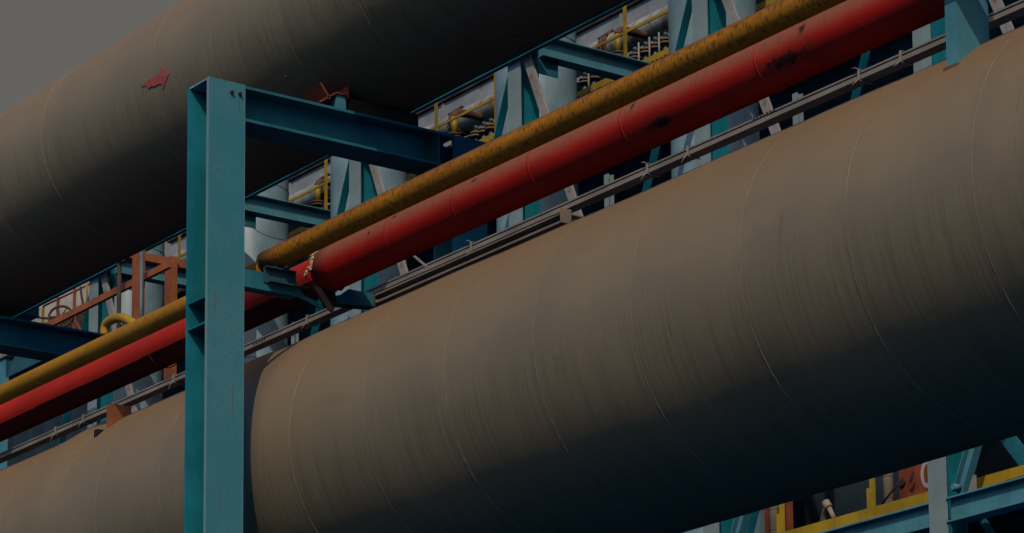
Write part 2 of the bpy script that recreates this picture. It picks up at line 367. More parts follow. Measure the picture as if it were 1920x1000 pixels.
skins([[(299.5,122.5),(308,129),(302.5,147)], [(308,129),(316,138.5),(310,155),(302.5,147)], [(302.5,147),(310,155),(305,168)],
       [(301,139.5),(303.5,157),(296,158.5),(290,143.5)], [(290,143.5),(296,158.5),(289,162),(281,149)], [(281,149),(289,162),(284,161.5),(278,166.5),(272,155)], [(272,155),(276,162.5),(270,160.5),(268.5,163),(263,159.5)]],
      'painted_arrow', M['arrow'], up, UY, UZ, UR + .0045)
for px, py in ((536, 144),):
    x, a = surf(px, py, UY, UZ, UR); b = MB(); c0 = Vector((x, UY - UR*math.cos(a), UZ + UR*math.sin(a))); d = Vector((0, -math.cos(a), math.sin(a)))
    b.cyl(c0 - d*.01, c0 + d*.012, .009, 8).build('plug', M['rust'], up)

# ------------------------------------------------------------------ yellow and red service pipes
def xtube(x0, x1, Y, Z, R, n=40, step=.25, wob=.0):
    b = MB(); N = max(2, int((x1 - x0)/step)); b.tube([(x0 + (x1 - x0)*i/N, Y, Z + wob*math.sin(1.3*(x0 + (x1 - x0)*i/N))) for i in range(N + 1)], R, n); return b
YY = .60
yel = thing('yellow_pipe', 'yellow gas pipe with dark scratches, running just above the red pipe', 'pipe', (0, YY, -.589))
YJ = atY(486, 480, .54).x
xtube(YJ, 13.5, YY, -.589, .081, wob=.002).build('pipe_run', M['yellow_pipe'], yel)
old = xtube(-30, YJ, YY, -.633, .0736); oo = old.build('older_pipe_run', M['yellow_old'], yel); oo['label'] = 'smoother older stretch of yellow pipe beyond the joint'
cj = MB(); cj.tube([(YJ - .012, YY, -.597), (YJ, YY, -.591), (YJ + .012, YY, -.589)], [.075, .082, .0815], 40); cj.build('joint_collar', M['rust'], yel)
eb = MB(); c1 = atY(196, 628, YY); c2 = atY(199, 608, YY); c3 = atY(214, 598, YY); c4 = atY(230, 597, YY); c5 = atY(246, 604, YY); c6 = atY(262, 616, YY)
def smooth_path(P, k=6):
    R = []
    for i in range(len(P) - 1):
        p0, p1, p2, p3 = P[max(i-1, 0)], P[i], P[i+1], P[min(i+2, len(P)-1)]
        for j in range(k):
            t = j/k; R.append(.5*((2*p1) + (p2 - p0)*t + (2*p0 - 5*p1 + 4*p2 - p3)*t*t + (3*p1 - p0 - 3*p2 + p3)*t**3))
    return R + [P[-1]]
eb.tube(smooth_path([c1, c2, c3, c4, c5, c6]), .036, 16); eb.build('bypass_elbow', M['amber'], yel)

RY, RZ = 1.0, -.626
red = thing('red_pipe', 'thick red pipe with a brownish top painted as sunlit, running below the yellow pipe', 'pipe', (0, RY, RZ))
xtube(.0, 13.5, RY, RZ, .1585, 56, .2, .003).build('insulated_run', M['red_pipe'], red)
ro = thing('tmp', 'x', 'x', (0,0,0)); bpy.data.objects.remove(ro)
rz = -.6503
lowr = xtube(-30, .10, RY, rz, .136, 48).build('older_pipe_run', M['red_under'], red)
half = MB()                                            # lapped sheet over the top half of the older run, in lengths
def shell_half(b, x0, x1, Y, Z, R, a0, a1, th=.009, n=30):
    vs = []
    for x in (x0, x1):
        for r in (R, R - th):
            for k in range(n + 1):
                a = a0 + (a1 - a0)*k/n; vs.append((x, Y - r*math.cos(a), Z + r*math.sin(a)))
    m_ = n + 1; fs = []
    for k in range(n):
        fs += [(k, k+1, 2*m_ + k+1, 2*m_ + k)[::-1], (m_ + k, m_ + k+1, 3*m_ + k+1, 3*m_ + k), (k, m_ + k, m_ + k+1, k+1)[::-1], (2*m_ + k, 3*m_ + k, 3*m_ + k+1, 2*m_ + k+1)]
    b.add(vs, [f for i_, f in enumerate(fs) if i_ % 4 < 2], True); b.add(vs, [f for i_, f in enumerate(fs) if i_ % 4 > 1], False); b.add([vs[0], vs[m_], vs[3*m_], vs[2*m_]], [(0,1,2,3)]); b.add([vs[n], vs[m_+n], vs[3*m_+n], vs[2*m_+n]], [(3,2,1,0)])
xx = -30.; i = 0
cuts = [-30, -20, -12, -8, -5.2, -4.25, -3.45, -2.5, -1.2, -.02]
for i in range(len(cuts) - 1):
    b = MB(); d = (.006, -.004, .0, .008, -.003, .004, 0, .006, -.004)[i]
    shell_half(b, cuts[i] + .004, cuts[i+1] - .004 + .02*(i % 2), RY, rz, .1475 + .0015*(i % 2), math.radians(-27 + 300*d), math.radians(190))
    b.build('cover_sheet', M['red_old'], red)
for sx in (.95, 1.75, 2.62, 3.6, 4.9, 6.6):            # sheet laps with a lifted dark edge
    b = MB(); nn = 60; vs = []
    for k in range(nn + 1):
        a = math.radians(-75 + 270*k/nn); lift = .004 + .008*math.exp(-((a - 1.15)/.35)**2)*(1 if sx in (1.75, 3.6) else .35)
        xo = sx + .012*math.sin(2*a + sx)
        for dx, r in ((-.008, .156), (-.007, .158 + lift), (.004, .158 + lift*.6), (.008, .156)): vs.append((xo + dx, RY - r*math.cos(a), RZ + .003*math.sin(1.3*sx) + r*math.sin(a)))
    b.add(vs, [(k*4 + j, k*4 + j + 1, (k+1)*4 + j + 1, (k+1)*4 + j) for k in range(nn) for j in range(3)], True)
    b.build('sheet_lap', M['red_old'], red)
shadow_band = MB(); shadow_band.ring((-2.36, RY, rz), (1,0,0), .149, .004, 48, 6); shadow_band.build('pipe_or_shadow_band', M['rust'], red)  # rust-coloured ring standing in for a shadow band across the pipe
fm = MB(); rnd = random.Random(5)                       # crumbling insulation at the open end of the red sleeve
for k in range(64):
    a = rnd.uniform(0, 6.28); r = rnd.uniform(.10, .15); x = rnd.uniform(-.10, .02)
    c = Vector((x, RY - r*math.cos(a), RZ + r*math.sin(a))); q = rnd.uniform(.016, .036); vs = []
    for u in range(5):
        for v in range(7):
            th = math.pi*u/4; p = 2*math.pi*v/7; k2 = q*rnd.uniform(.75, 1.25)
            vs.append(c + Vector((math.sin(th)*math.cos(p), math.sin(th)*math.sin(p), math.cos(th)))*k2)
    fm.add(vs, [(u*7 + v, u*7 + (v+1) % 7, (u+1)*7 + (v+1) % 7, (u+1)*7 + v) for u in range(4) for v in range(7)])
fm.build('torn_insulation', M['foam'], red)
cr = MB(); cr.tube([(-.05, RY, rz), (.0, RY, rz)], [.118, .118], 36); cr.build('end_collar', M['rust_dark'], red)

# ------------------------------------------------------------------ pipe frame (posts, crossbeam, bracket)
def frame(label):
    root = thing('support_portal', label, 'steel frame', (0, 0, -9.2), 'steel frames carrying the pipes')
    tf, d, w, top = .025, .291, .30, .615
    n = MB()
    a = MB(); a.box((-tf, 0, -9.2), (0, w, top)); post = a.build('post_front_flange', M['post_face'], root)
    a = MB(); a.box((-d, 0, -9.2), (-d + tf, w, top)); a.build('post_rear_flange', M['teal'], root)
    a = MB(); a.box((-d + tf, w/2 - .009, -9.2), (-tf, w/2 + .009, top)); a.build('post_web', M['teal'], root)
    a = MB(); a.box((-d + tf + .002, .002, top - .014), (-tf - .002, w/2 - .011, top - .002)); a.box((-d + tf + .002, w/2 + .011, top - .014), (-tf - .002, w - .002, top - .002)); a.build('cap_plate', M['edge'], root)
    for z in (-.988, -1.176):
        for y0, y1 in ((.001, w/2 - .011), (w/2 + .011, w - .001)):
            a = MB(); a.box((-d + tf + .002, y0, z), (-tf - .002, y1, z + .013)); a.build('stiffener', M['teal'], root)
    for y in (.185, .252):
        a = MB(); a.cyl((-.004, y, top - .085 + y*.03), (.018, y, top - .085 + y*.03), .013, 6); a.cyl((.018, y, top - .085 + y*.03), (.026, y, top - .085 + y*.03), .008, 8); a.build('bolt', M['rust_dark'], post)
    # crossbeam under the upper duct
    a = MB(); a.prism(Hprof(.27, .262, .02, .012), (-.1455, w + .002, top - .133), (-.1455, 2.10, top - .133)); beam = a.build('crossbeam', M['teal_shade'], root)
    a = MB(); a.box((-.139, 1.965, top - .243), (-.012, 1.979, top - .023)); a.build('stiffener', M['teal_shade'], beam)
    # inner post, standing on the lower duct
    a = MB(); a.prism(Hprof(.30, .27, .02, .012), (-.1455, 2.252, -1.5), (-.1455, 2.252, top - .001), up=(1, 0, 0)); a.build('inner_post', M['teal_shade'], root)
    # bracket arm with a dip under the red pipe
    def web(prof):
        n = len(prof); return MB().add([(0, y, z) for y, z in prof] + [(-.012, y, z) for y, z in prof], [tuple(range(n)), tuple(range(n, 2*n))[::-1]] + [(i, i + n, (i+1) % n + n, (i+1) % n) for i in range(n)])
    def flange(b, y0, z0, y1, z1):
        b.add([(-.0122, y0, z0), (-.1, y0, z0), (-.1, y1, z1), (-.0122, y1, z1), (-.0122, y0, z0+.01), (-.1, y0, z0+.01), (-.1, y1, z1+.01), (-.0122, y1, z1+.01)],
              [(0,1,2,3),(7,6,5,4),(0,4,5,1),(1,5,6,2),(2,6,7,3),(3,7,4,0)])
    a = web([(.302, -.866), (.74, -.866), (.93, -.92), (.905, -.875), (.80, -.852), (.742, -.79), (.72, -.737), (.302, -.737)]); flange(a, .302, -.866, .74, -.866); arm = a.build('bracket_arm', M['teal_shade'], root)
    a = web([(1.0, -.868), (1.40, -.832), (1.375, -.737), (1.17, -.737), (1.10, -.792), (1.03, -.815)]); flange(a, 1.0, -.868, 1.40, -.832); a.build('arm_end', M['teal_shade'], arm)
    a = MB(); a.box((-.1, 1.376, -.828), (.004, 1.392, -.742)); a.build('end_plate', M['rust'], arm)
    # little channel clip and saddle strap on the arm
    a = MB(); a.box((.003, .455, -.81), (.011, .72, -.70)); a.box((.0113, .48, -.812), (.06, .80, -.804)); a.box((.0113, .455, -.708), (.05, .70, -.700)); a.box((-.08, .56, -.736), (-.013, .68, -.664)); a.build('clip_channel', M['dark_teal'], arm)
    a = MB(); vs = [(.014, .84, -.77), (.014, 1.04, -.79), (.014, 1.05, -.85), (.014, 1.02, -.955), (.014, .95, -.90), (.014, .90, -.85)]
    a.add(vs + [(p[0] + .01, p[1], p[2]) for p in vs], [(0,5,4,3,2,1), (6,7,8,9,10,11)] + [(i, (i+1) % 6, (i+1) % 6 + 6, i + 6) for i in range(6)])
    a.build('saddle_strap', M['rust_dark'], arm)  # dark tone puts the strap's shade into its colour
    return root
fr = frame('pale teal steel frame whose tall post stands left of centre with a bracket arm')
# neighbouring frame to the left: only its crossbeam reaches into the picture
fr2 = dup(fr, (-6.085, 0, -9.2), 'dark teal frame at the left edge, only its shaded crossbeam showing')

for ch_ in [k for k in bpy.data.objects if k.name.startswith('stiffener') and k.parent and k.parent.name.startswith('crossbeam') and k.parent.parent == fr2]: bpy.data.objects.remove(ch_)
for ch_ in [k for k in bpy.data.objects if k.parent == fr2]:
    if ch_.name.startswith('inner_post'): bpy.data.objects.remove(ch_)
    elif ch_.name.startswith('crossbeam'): ch_.scale.y = 1.3; ch_.location.y -= .085      # this frame's beam reaches farther back
def saddle(X, label, grp='orange pipe saddles on the crossbeams'):
    r = thing('pipe_saddle', label, 'pipe saddle', (X, 1.0, .617), grp)
    a = MB(); a.box((X - .26, 1.075, .617), (X - .02, 1.16, .714)); a.build('saddle_block', M['teal_pale'], r)
    for nm, P in (('cradle_plate', [(.925, .765), (1.01, .66), (1.022, .668), (.94, .775)]), ('cradle_foot', [(.93, .618), (1.07, .716), (1.16, .716), (1.16, .728), (1.065, .728), (.92, .628)]), ('cradle_plate', [(1.165, .7), (1.177, .7), (1.177, .80), (1.165, .80)])):
        a = MB(); n = len(P)
        a.add([(X - .005, y, z) for y, z in P] + [(X - .27, y, z) for y, z in P], [tuple(range(n)), tuple(range(n, 2*n))[::-1]] + [(i, i + n, (i+1) % n + n, (i+1) % n) for i in range(n)])
        a.build(nm, M['orange_red'], r)
    a = MB(); a.box((X - .25, 1.2, .617), (X - .03, 1.80, .715)); a.build('bearing_plate', M['rust_dark'], r)
    return r
saddle(0, 'rusty orange saddle under the upper duct, on top of the centre crossbeam')

# ------------------------------------------------------------------ stub posts standing on the lower duct
st = thing('stub_post', 'pale teal stub post standing on the wide duct at the top right', 'post', (6.62, .86, -1.3))
a = MB(); a.box((6.59, .742, -1.4), (6.676, .985, 1.15)); a.build('box_section', M['teal_pale'], st)
a = MB(); a.box((6.575, .728, -1.262), (6.69, .741, -1.243)); a.build('weld_bead', M['rust'], st)
so2 = thing('stub_post', 'short orange stub post standing on the wide duct at the lower left', 'post', (-2.83, .88, -1.25))
a = MB(); a.box((-2.885, .79, -1.3), (-2.815, .97, -1.014)); a.build('box_section', M['orange'], so2)
a = MB(); a.box((-2.94, .71, -1.31), (-2.886, .79, -1.215)); a.build('base_gap', M['black'], so2)

# ------------------------------------------------------------------ cable tray and channel
TY, TZ = 1.90, -.404
tray = thing('cable_tray', 'long dusty cable tray with tie wraps, running between the red pipe and the wide duct', 'cable tray', (0, 1.95, -.40))
a = MB(); a.box((-30, TY, TZ - .047), (13.5, TY + .09, TZ - .005)); a.build('tray_body', M['tray'], tray)
a = MB(); a.box((-30, TY + .002, TZ - .004), (13.5, TY + .008, TZ + .006)); a.box((-30, TY + .025, TZ - .0045), (13.5, TY + .035, TZ + .011)); a.build('tray_lip', M['tray'], tray)
a = MB(); a.box((-30, TY - .005, TZ - .013), (13.5, TY - .0005, TZ - .0095)); a.build('cable', M['black'], tray)
for px, py in ((105, 815), (157, 792), (327, 715), (577, 604), (885, 462), (1215, 308), (1291, 274), (1612, 132), (1690, 95)):
    p = atY(px, py, TY); b = MB(); x = p.x; rnd = random.Random(px)
    b.box((x - .008, TY - .013, TZ - .054), (x + .008, TY - .0055, TZ + .013)); b.box((x - .008, TY - .01, TZ + .0132), (x + .008, TY + .1, TZ + .017)); b.box((x - .008, TY - .01, TZ - .058), (x + .008, TY + .095, TZ - .0545))
    b.tube([(x, TY - .014, TZ - .05), (x - .012, TY - .03, TZ - .07), (x - .03, TY - .04, TZ - .08 - rnd.uniform(0, .04))], .0035, 6)
    if px in (1215, 885, 1612): b.tube([(x, TY - .01, TZ + .015), (x - .02, TY - .02, TZ + .03), (x - .05, TY - .02, TZ + .032)], .003, 6)
    b.build('cable_tie', M['tie'], tray)
for cx0 in ((1414, 224, 7), (476, 645, 5)):            # chevron slots punched through the tray face
    for k in range(cx0[2]):
        p = atY(cx0[0] + k*(6.2 if cx0[2] == 7 else 5), cx0[1] - k*(2.75 if cx0[2] == 7 else 2.3), TY); b = MB(); h = .012; w = .012
        if cx0[2] == 7 and k == 3: h = .006
        z = p.z; x = p.x
        vs = [(x - w, TY - .004, z + h), (x, TY - .004, z + h), (x + w, TY - .004, z), (x, TY - .004, z - h), (x - w, TY - .004, z - h), (x, TY - .004, z)]
        b.add(vs + [(q[0], TY - .0012, q[2]) for q in vs], [(0,1,2,5), (5,2,3,4), (11,8,7,6), (10,9,8,11)] + [(i, i + 6, (i+1) % 6 + 6, (i+1) % 6) for i in range(6)])
        b.build('slot', M['rust_dark'], tray)
ch = thing('steel_channel', 'short beige steel channel below the cable tray, ending near the photo centre', 'channel', (1.2, 1.25, -.85))
a = MB(); prof = [(0,0),(.10,0),(.10,.012),(.012,.012),(.012,.088),(.10,.088),(.10,.10),(0,.10)]
X0, X1 = -.09, 2.22
def ysec(b, pts, x0, x1):
    n = len(pts); b.add([(x0, y, z) for y, z in pts] + [(x1, y, z) for y, z in pts], [tuple(range(n)), tuple(range(n, 2*n))[::-1]] + [(i, i + n, (i+1) % n + n, (i+1) % n) for i in range(n)])
ysec(a, [(1.405 + dy, -.733 + dz) for dy, dz in ((0,0),(.08,0),(.08,-.068),(0,-.068),(0,-.053),(.007,-.053),(.007,-.061),(.073,-.061),(.073,-.007),(.007,-.007),(.007,-.011),(0,-.011))], X0, X1); a.build('channel_section', M['tray'], ch)
a = MB(); a.box((2.222, 1.402, -.80), (2.23, 1.49, -.70)); a.box((2.15, 1.40, -.731), (2.221, 1.60, -.722)); a.build('end_plate', M['tan'], ch)
a = MB(); p0 = atY(776, 480, 1.58); p1 = atY(801, 501, 1.47); a.prism([(-.012,-.003),(.012,-.003),(.012,.003),(-.012,.003)], p0, p1); a.build('brace', M['tray'], ch)

# ================================================================== the plant behind
YC, PX_ = 12.0, 3.755
def XN(n): return -12.956 + PX_*(n - 3)
BAY = ['leftmost bay', 'second bay from the left', 'bay right of the tall post', 'bay left of photo centre', 'bay right of photo centre', 'far right bay']
# columns ------------------------------------------------------------
def column(label):
    r = thing('steel_column', label, 'column', (0, YC, -9.2), 'teal columns of the plant behind the pipes')
    a = MB(); a.box((0, YC, -9.2), (.265, YC + .022, 7.95)); a.build('front_flange', M['lit_teal'], r)
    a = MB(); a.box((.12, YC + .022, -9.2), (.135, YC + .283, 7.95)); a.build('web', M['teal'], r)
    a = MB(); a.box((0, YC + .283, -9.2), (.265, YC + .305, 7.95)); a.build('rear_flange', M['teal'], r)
    return r
LAB = ['behind the orange handrail, far left', 'hidden right behind the tall foreground post', 'under the right half of the foreground crossbeam', 'just right of the upper duct tip near photo centre', 'behind the yellow pipe at the upper right', 'beside the stub post at the far right']
c0 = column('pale teal column ' + LAB[0]); c0.location.x = XN(0)
for n in range(1, 6): dup(c0, (XN(n), YC, -9.2), 'pale teal column ' + LAB[n])
# bracing --------------------------------------------------------------
def brace_beige(n, label):
    x = XN(n) + .265; p0 = Vector((x + .02, YC + .13, 7.45)); p1 = Vector((XN(n+1) - .6, YC + .13, .3 if n < 4 else .3))
    d0 = atY(985, 105, YC + .06); d1 = atY(1077, 390, YC + .06); dirv = (d1 - d0).normalized()
    p0 = d0 + Vector((PX_*(n - 3), 0, 0)) - dirv*.1; p1 = p0 + dirv*6.2
    r = thing('diagonal_brace', label, 'brace', p1, 'beige diagonal braces')
    for s in (-1, 1):
        a = MB(); w = .062; cx = s*(w/2 + .006)
        perp = Vector((-dirv.z, 0, dirv.x)).normalized()
        a.prism([(-w/2, -.02), (w/2, -.02), (w/2, .02), (-w/2, .02)], p0 + Vector((cx + w*.35, 0, 0)), p1 + Vector((cx + w*.35, 0, 0)), up=(0, -1, 0)); a.build('angle_bar', M['beige_steel'], r)
    a = MB(); q = p0 + Vector((.04, .03, -.05)); a.box(q + Vector((-.06, 0, -.12)), q + Vector((.22, .012, .17))); a.build('gusset_plate', M['teal'], r)
    return r
bb = ['left of the gray pipe in the far left', '', 'seen under the foreground crossbeam', 'just right of photo centre above the yellow pipe', 'at the top right above the yellow pipe', 'at the far right edge above the wide duct']
for n in (0, 2, 3, 4, 5): brace_beige(n, 'beige double angle brace ' + bb[n])
def brace_teal(n, label):
    d0 = atY(951.6, 141.6, YC + .1); d1 = atY(925, 260, YC + .1); dirv = (d1 - d0).normalized()
    d0 = d0 + Vector((PX_*(n - 3) + .04, 0, 0)); p0 = d0 - dirv*(max(0, (7.4 - d0.z))/abs(dirv.z)); p1 = d0 + dirv*8.2
    r = thing('diagonal_brace', label, 'brace', p1, 'teal diagonal braces')
    a = MB(); a.prism([(-.05,-.05),(.05,-.05),(.05,-.042),(-.042,-.042),(-.042,.05),(-.05,.05)], p0, p1, up=(0, -1, 0)); a.build('angle_bar', M['teal'], r)
    a = MB(); a.prism([(.012,-.05),(.07,-.05),(.07,-.04),(.012,-.04)], p0 + Vector((.05, .02, 0)), p1 + Vector((.05, .02, 0)), up=(0, -1, 0)); a.build('cover_bar', M['teal_pale'], r)
    return r
tb_ = ['left of the farthest column, far left', '', 'left of the column under the crossbeam', 'left of the column near photo centre', 'left of the upper right column', 'left of the far right column']
for n in (0, 2, 3, 4, 5): brace_teal(n, 'teal angle brace leaning ' + tb_[n])
# X-wise girder at the column heads ------------------------------------
gd = thing('head_girder', 'shaded teal girder along the column heads, below the upper duct', 'girder', (-15, YC, 7.43))
a = MB(); a.box((-33, YC - .07, 7.402), (-2, YC - .05, 7.9)); a.build('face_plate', M['lit_teal'], gd); a = MB(); a.box((-33, YC - .07, 7.385), (-26.4, YC + .26, 7.4)); a.box((-26.4, YC - .07, 7.385), (-2, YC - .003, 7.4)); a.box((-33, YC + .22, 7.401), (-26.4, YC + .25, 7.7)); a.build('bottom_plate', M['teal_shade'], gd)
# tie beams running back ------------------------------------------------
def tie_beam(n, label):
    X = XN(n) + .29; r = thing('tie_beam', label, 'beam', (X, 12.33, 7.5), 'teal tie beams running back from the columns')
    a = MB(); a.prism(Hprof(.20, .275, .014, .01), (X - .03, 12.31, 7.63), (X - .03, 16.0, 7.63)); a.build('beam_section', M['teal_pale'], r)
    a = MB(); a.box((X - .05, 12.3, 7.28), (X - .03, 12.62, 7.49)); a.build('gusset_plate', M['teal_shade'], r)
    return r
tbl = ['behind the orange post frame, far left', 'right of the tall foreground post, above the yellow pipe', 'hidden behind the centre crossbeam', 'right of photo centre, above the yellow pipe', 'above the frame at the upper right']
for n in (0, 1, 3, 4): tie_beam(n, 'pale teal tie beam ' + tbl[n])
# tanks -------------------------------------------------------------------
def tank(cx, top, label, r_=.55):
    r = thing('vertical_tank', label, 'tank', (cx, 13.3, -9.2), 'pale blue vertical tanks')
    a = MB(); n = 56; vs = []
    prof = [(r_, -9.2), (r_, top), (r_*.93, top + .12), (r_*.6, top + .22), (.02, top + .27)]
    for rr, z in prof: vs += [(cx + rr*math.cos(2*math.pi*k/n), 13.3 + rr*math.sin(2*math.pi*k/n), z) for k in range(n)]
    a.add(vs, [(i*n + k, i*n + (k+1) % n, (i+1)*n + (k+1) % n, (i+1)*n + k) for i in range(len(prof) - 1) for k in range(n)], True); a.build('tank_shell', M['tank'], r)
    for z in (5.55, 6.72, 8.3):
        b = MB(); b.ring((cx, 13.3, z), (0,0,1), r_ + .001, .006, 56, 6); b.build('weld_seam', M['tank'], r)
    return r
tank(-25.2, 9.3, 'pale blue tank behind the orange posts, far left', .52)
tank(-21.45, 9.3, 'pale blue tank just right of the tall foreground post', .56)
tank(-18.2, 9.3, 'pale blue tank showing under the centre crossbeam', .55)
tank(-14.1, 9.3, 'pale blue tank behind the tie beam right of photo centre', .55)
tank(-10.38, 9.3, 'pale blue tank at the top right edge above the yellow pipe', .55)
# a thin hanging wire
a = MB(); P = [atY(x, y, 12.05) for x, y in ((459, 413), (475, 428), (500, 442), (530, 450), (565, 455))]; a.tube(smooth_path(P), .006, 5); tag(a.build('hanging_wire', M['rust_dark'], None, P[0]), 'thin wire hanging across the tank beside the tall post', 'wire')
# upper platform -----------------------------------------------------------
pf = thing('upper_platform', 'upper walkway platform edged with a yellow kick plate', 'platform', (-15, 14.6, 7.3))
a = MB(); a.box((-29.4, 14.70, 7.96), (-2, 21.8, 8.02)); a.build('deck', M['dark_teal'], pf)
a = MB(); a.box((-29.4, 14.6, 8.075), (-2, 14.612, 8.185)); a.build('kick_plate', M['kick'], pf)
a = MB(); a.box((-29.4, 14.62, 7.25), (-2, 14.64, 8.05)); a.box((-29.4, 14.53, 8.02), (-2, 14.619, 8.045)); a.box((-29.4, 14.55, 7.22), (-2, 14.70, 7.248)); a.build('edge_girder', M['rust_dark'], pf)  # girder made deeper out of view, to shade the pipe behind
rnd = random.Random(2)
a = MB()
for k in range(150):
    x = -24 + k*.1 + rnd.uniform(-.04, .04); a.box((x, 14.54, 8.046), (x + rnd.uniform(.03, .08), 14.59, 8.052 + rnd.uniform(0, .02)))
a.build('debris', M['rust_dark'], pf)['kind'] = 'stuff'
hr = thing('handrail', 'thin yellow handrail along the upper walkway', 'handrail', (-15, 14.66, 8.0))
a = MB(); a.box((-29.4, 14.640, 8.712), (-2, 14.66, 8.752)); a.build('top_rail', M['yellow_rail'], hr)
for k in range(-9, 9):
    x = -13.83 + 1.52*k; a = MB(); a.box((x - .028, 14.615, 8.05), (x + .028, 14.638, 9.115)); a.build('rail_post', M['yellow_rail'], hr)
# trough, rusty header pipe, valves --------------------------------------------
tr_ = thing('box_duct', 'rust stained white box duct behind the yellow handrail', 'box duct', (-16, 16.2, 9.3))
a = MB(); a.box((-29.05, 16.2, 9.32), (-2, 17.2, 10.06)); a.build('side_panel', M['white_panel'], tr_)
a = MB(); a.box((-29.1, 16.15, 10.062), (-2, 17.25, 10.10)); a.build('top_edge', M['rust_dark'], tr_)
for k in range(-6, 8):
    x = -15.9 + 1.52*k; a = MB(); a.box((x - .035, 16.18, 9.34), (x + .035, 16.198, 10.05)); a.build('panel_joint', M['rusty_white'], tr_)
hp = thing('header_pipe', 'rust streaked white header pipe under the box duct', 'pipe', (-16, 15.6, 9.23))
xtube(-28, -2, 15.6, 9.22, .175, 36, .5).build('pipe_run', M['rusty_white'], hp)
for bx in (-15.35, -19.1, -22.85, -11.6):
    for dx in (-.04, .04):
        a = MB(); a.tube([(bx + dx - .03, 15.6, 9.22), (bx + dx + .03, 15.6, 9.22)], .215, 28); fl = a.build('pipe_flange', M['rust'], hp)
    b = MB()
    for k in range(10):
        an = k*.628; b.cyl((bx - .13, 15.6 + 0.2*math.cos(an), 9.22 + 0.2*math.sin(an)), (bx + .09, 15.6 + .215*math.cos(an), 9.22 + .215*math.sin(an)), .018, 6)
    b.build('flange_bolts', M['rust_dark'], hp)
def downpipe(x, label):
    r = thing('downpipe', label, 'pipe', (x, 15.0, 8.2), 'yellow downpipes off the header pipe')
    a = MB(); a.tube(smooth_path([Vector((x, 15.5, 9.08)), Vector((x, 15.2, 9.07)), Vector((x, 15.05, 9.04)), Vector((x, 15.0, 8.97))]), .06, 14); a.build('elbow', M['rust'], r)
    a = MB(); a.cyl((x, 15, 8.98), (x, 15, 8.72), .05, 16); a.build('pipe_run', M['yellow_rail'], r)
    a = MB(); a.cyl((x, 15, 8.64), (x, 15, 8.665), .10, 20); a.cyl((x, 15, 8.685), (x, 15, 8.71), .10, 20); a.cyl((x, 15, 8.05), (x, 15, 8.64), .05, 12); a.build('flange', M['rust'], r)
    return r
def px_X(px, py, Y): return atY(px, py, Y).x
downpipe(px_X(1159, 95, 15), 'yellow downpipe with a rusty elbow, right of photo centre')
downpipe(px_X(852, 235, 15), 'yellow downpipe with a rusty elbow, above the centre crossbeam')
downpipe(px_X(596, 370, 15), 'yellow downpipe with a rusty elbow, left of the crossbeam brace')
VZ = atY(1210, 97, 14.85).z
def valve(x, label, grp):
    r = thing('valve', label, 'valve', (x, 14.85, 8.05), grp); z = VZ
    a = MB(); a.cyl((x, 14.85, 8.05), (x, 14.85, z + .07), .04, 12); a.tube([(x, 14.85, z + .07), (x, 14.85, z + .13)], [.042, .028], 12); a.build('valve_body', M['grey_pipe'], r)
    a = MB(); a.cyl((x, 14.85, z - .045), (x, 14.85, z - .02), .092, 20); a.cyl((x, 14.85, z + .005), (x, 14.85, z + .03), .088, 20); a.build('flange', M['flange'], r)
    a = MB()
    for k in range(6):
        an = k*1.047; a.cyl((x + .07*math.cos(an), 14.85 + .07*math.sin(an), z - .06), (x + .07*math.cos(an), 14.85 + .07*math.sin(an), z + .045), .011, 6)
    a.build('flange_bolts', M['rust_dark'], r)
    return r
v0 = None
VP = [(1191,104,1),(1211,94,1),(1229,85,1),(1248,76,0),(1267,66,0),(1097,152,1),(1114,143,0),(893,251,0),(908,243,0),(921,236,0),(630,392,0),(664,375,0)]
for i, (vx, vy, rod) in enumerate(VP):
    x = px_X(vx, vy, 14.85); g_ = 'flanged valves on the upper walkway'
    where = ['first of the five valves right of photo centre', 'second of the five valves right of photo centre', 'middle one of the five valves right of photo centre', 'fourth of the five valves right of photo centre', 'last of the five valves, beside the upper right brace',
             'left one of two under the tie beam', 'right one of two under the tie beam', 'left one of three above the crossbeam end', 'middle one of three above the crossbeam end', 'right one of three above the crossbeam end',
             'left of the handrail post near the tall post', 'right of the handrail post near the tall post'][i]
    if v0 is None: v0 = valve(x, 'rusty flanged valve, ' + where, g_); vx0 = x
    else: dup(v0, (x, 14.85, 8.05), 'rusty flanged valve, ' + where, g_)
    if rod:
        px = vx + 6.5; b = MB(); xr = px_X(px, vy - 20, 14.72); b.cyl((xr, 14.72, 8.1), (xr, 14.72, atY(px, vy - 24, 14.72).z), .014, 8)
        ro_ = b.build('valve_rod', M['tray'], None, (xr, 14.72, 8.1)); tag(ro_, 'thin pale upright rod beside the ' + ['first', 'second', 'third', '', '', 'leftmost under-beam'][i] + ' valve', 'rod', 'pale rods beside the valves')
# teal cladding building behind ------------------------------------------------
bd = thing('plant_building', 'teal clad plant building behind the box duct and platform', 'building', (-15, 18, -9.2))
a = MB(); prof = []; x = -29.2; k = 0
vs = []
while x < -2:
    vs.append((x, 17.5 + (.06 if k % 4 in (1, 2) else 0))); x += .22 if k % 2 else .05; k += 1
n = len(vs); a.add([(x, y, 8.03) for x, y in vs] + [(x, y, 12.6) for x, y in vs], [(i, i+1, i+1+n, i+n) for i in range(n - 1)]); a.box((-29.2, 17.57, 8.03), (-2, 21.8, 12.58)); a.build('upper_cladding', M['cladding'], bd)
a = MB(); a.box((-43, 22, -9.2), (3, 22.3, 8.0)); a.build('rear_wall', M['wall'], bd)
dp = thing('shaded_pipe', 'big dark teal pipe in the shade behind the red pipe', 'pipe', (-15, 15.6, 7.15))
xtube(-29.4, -2, 15.55, 7.12, .43, 48, .5).build('pipe_run', M['dark_teal'], dp)
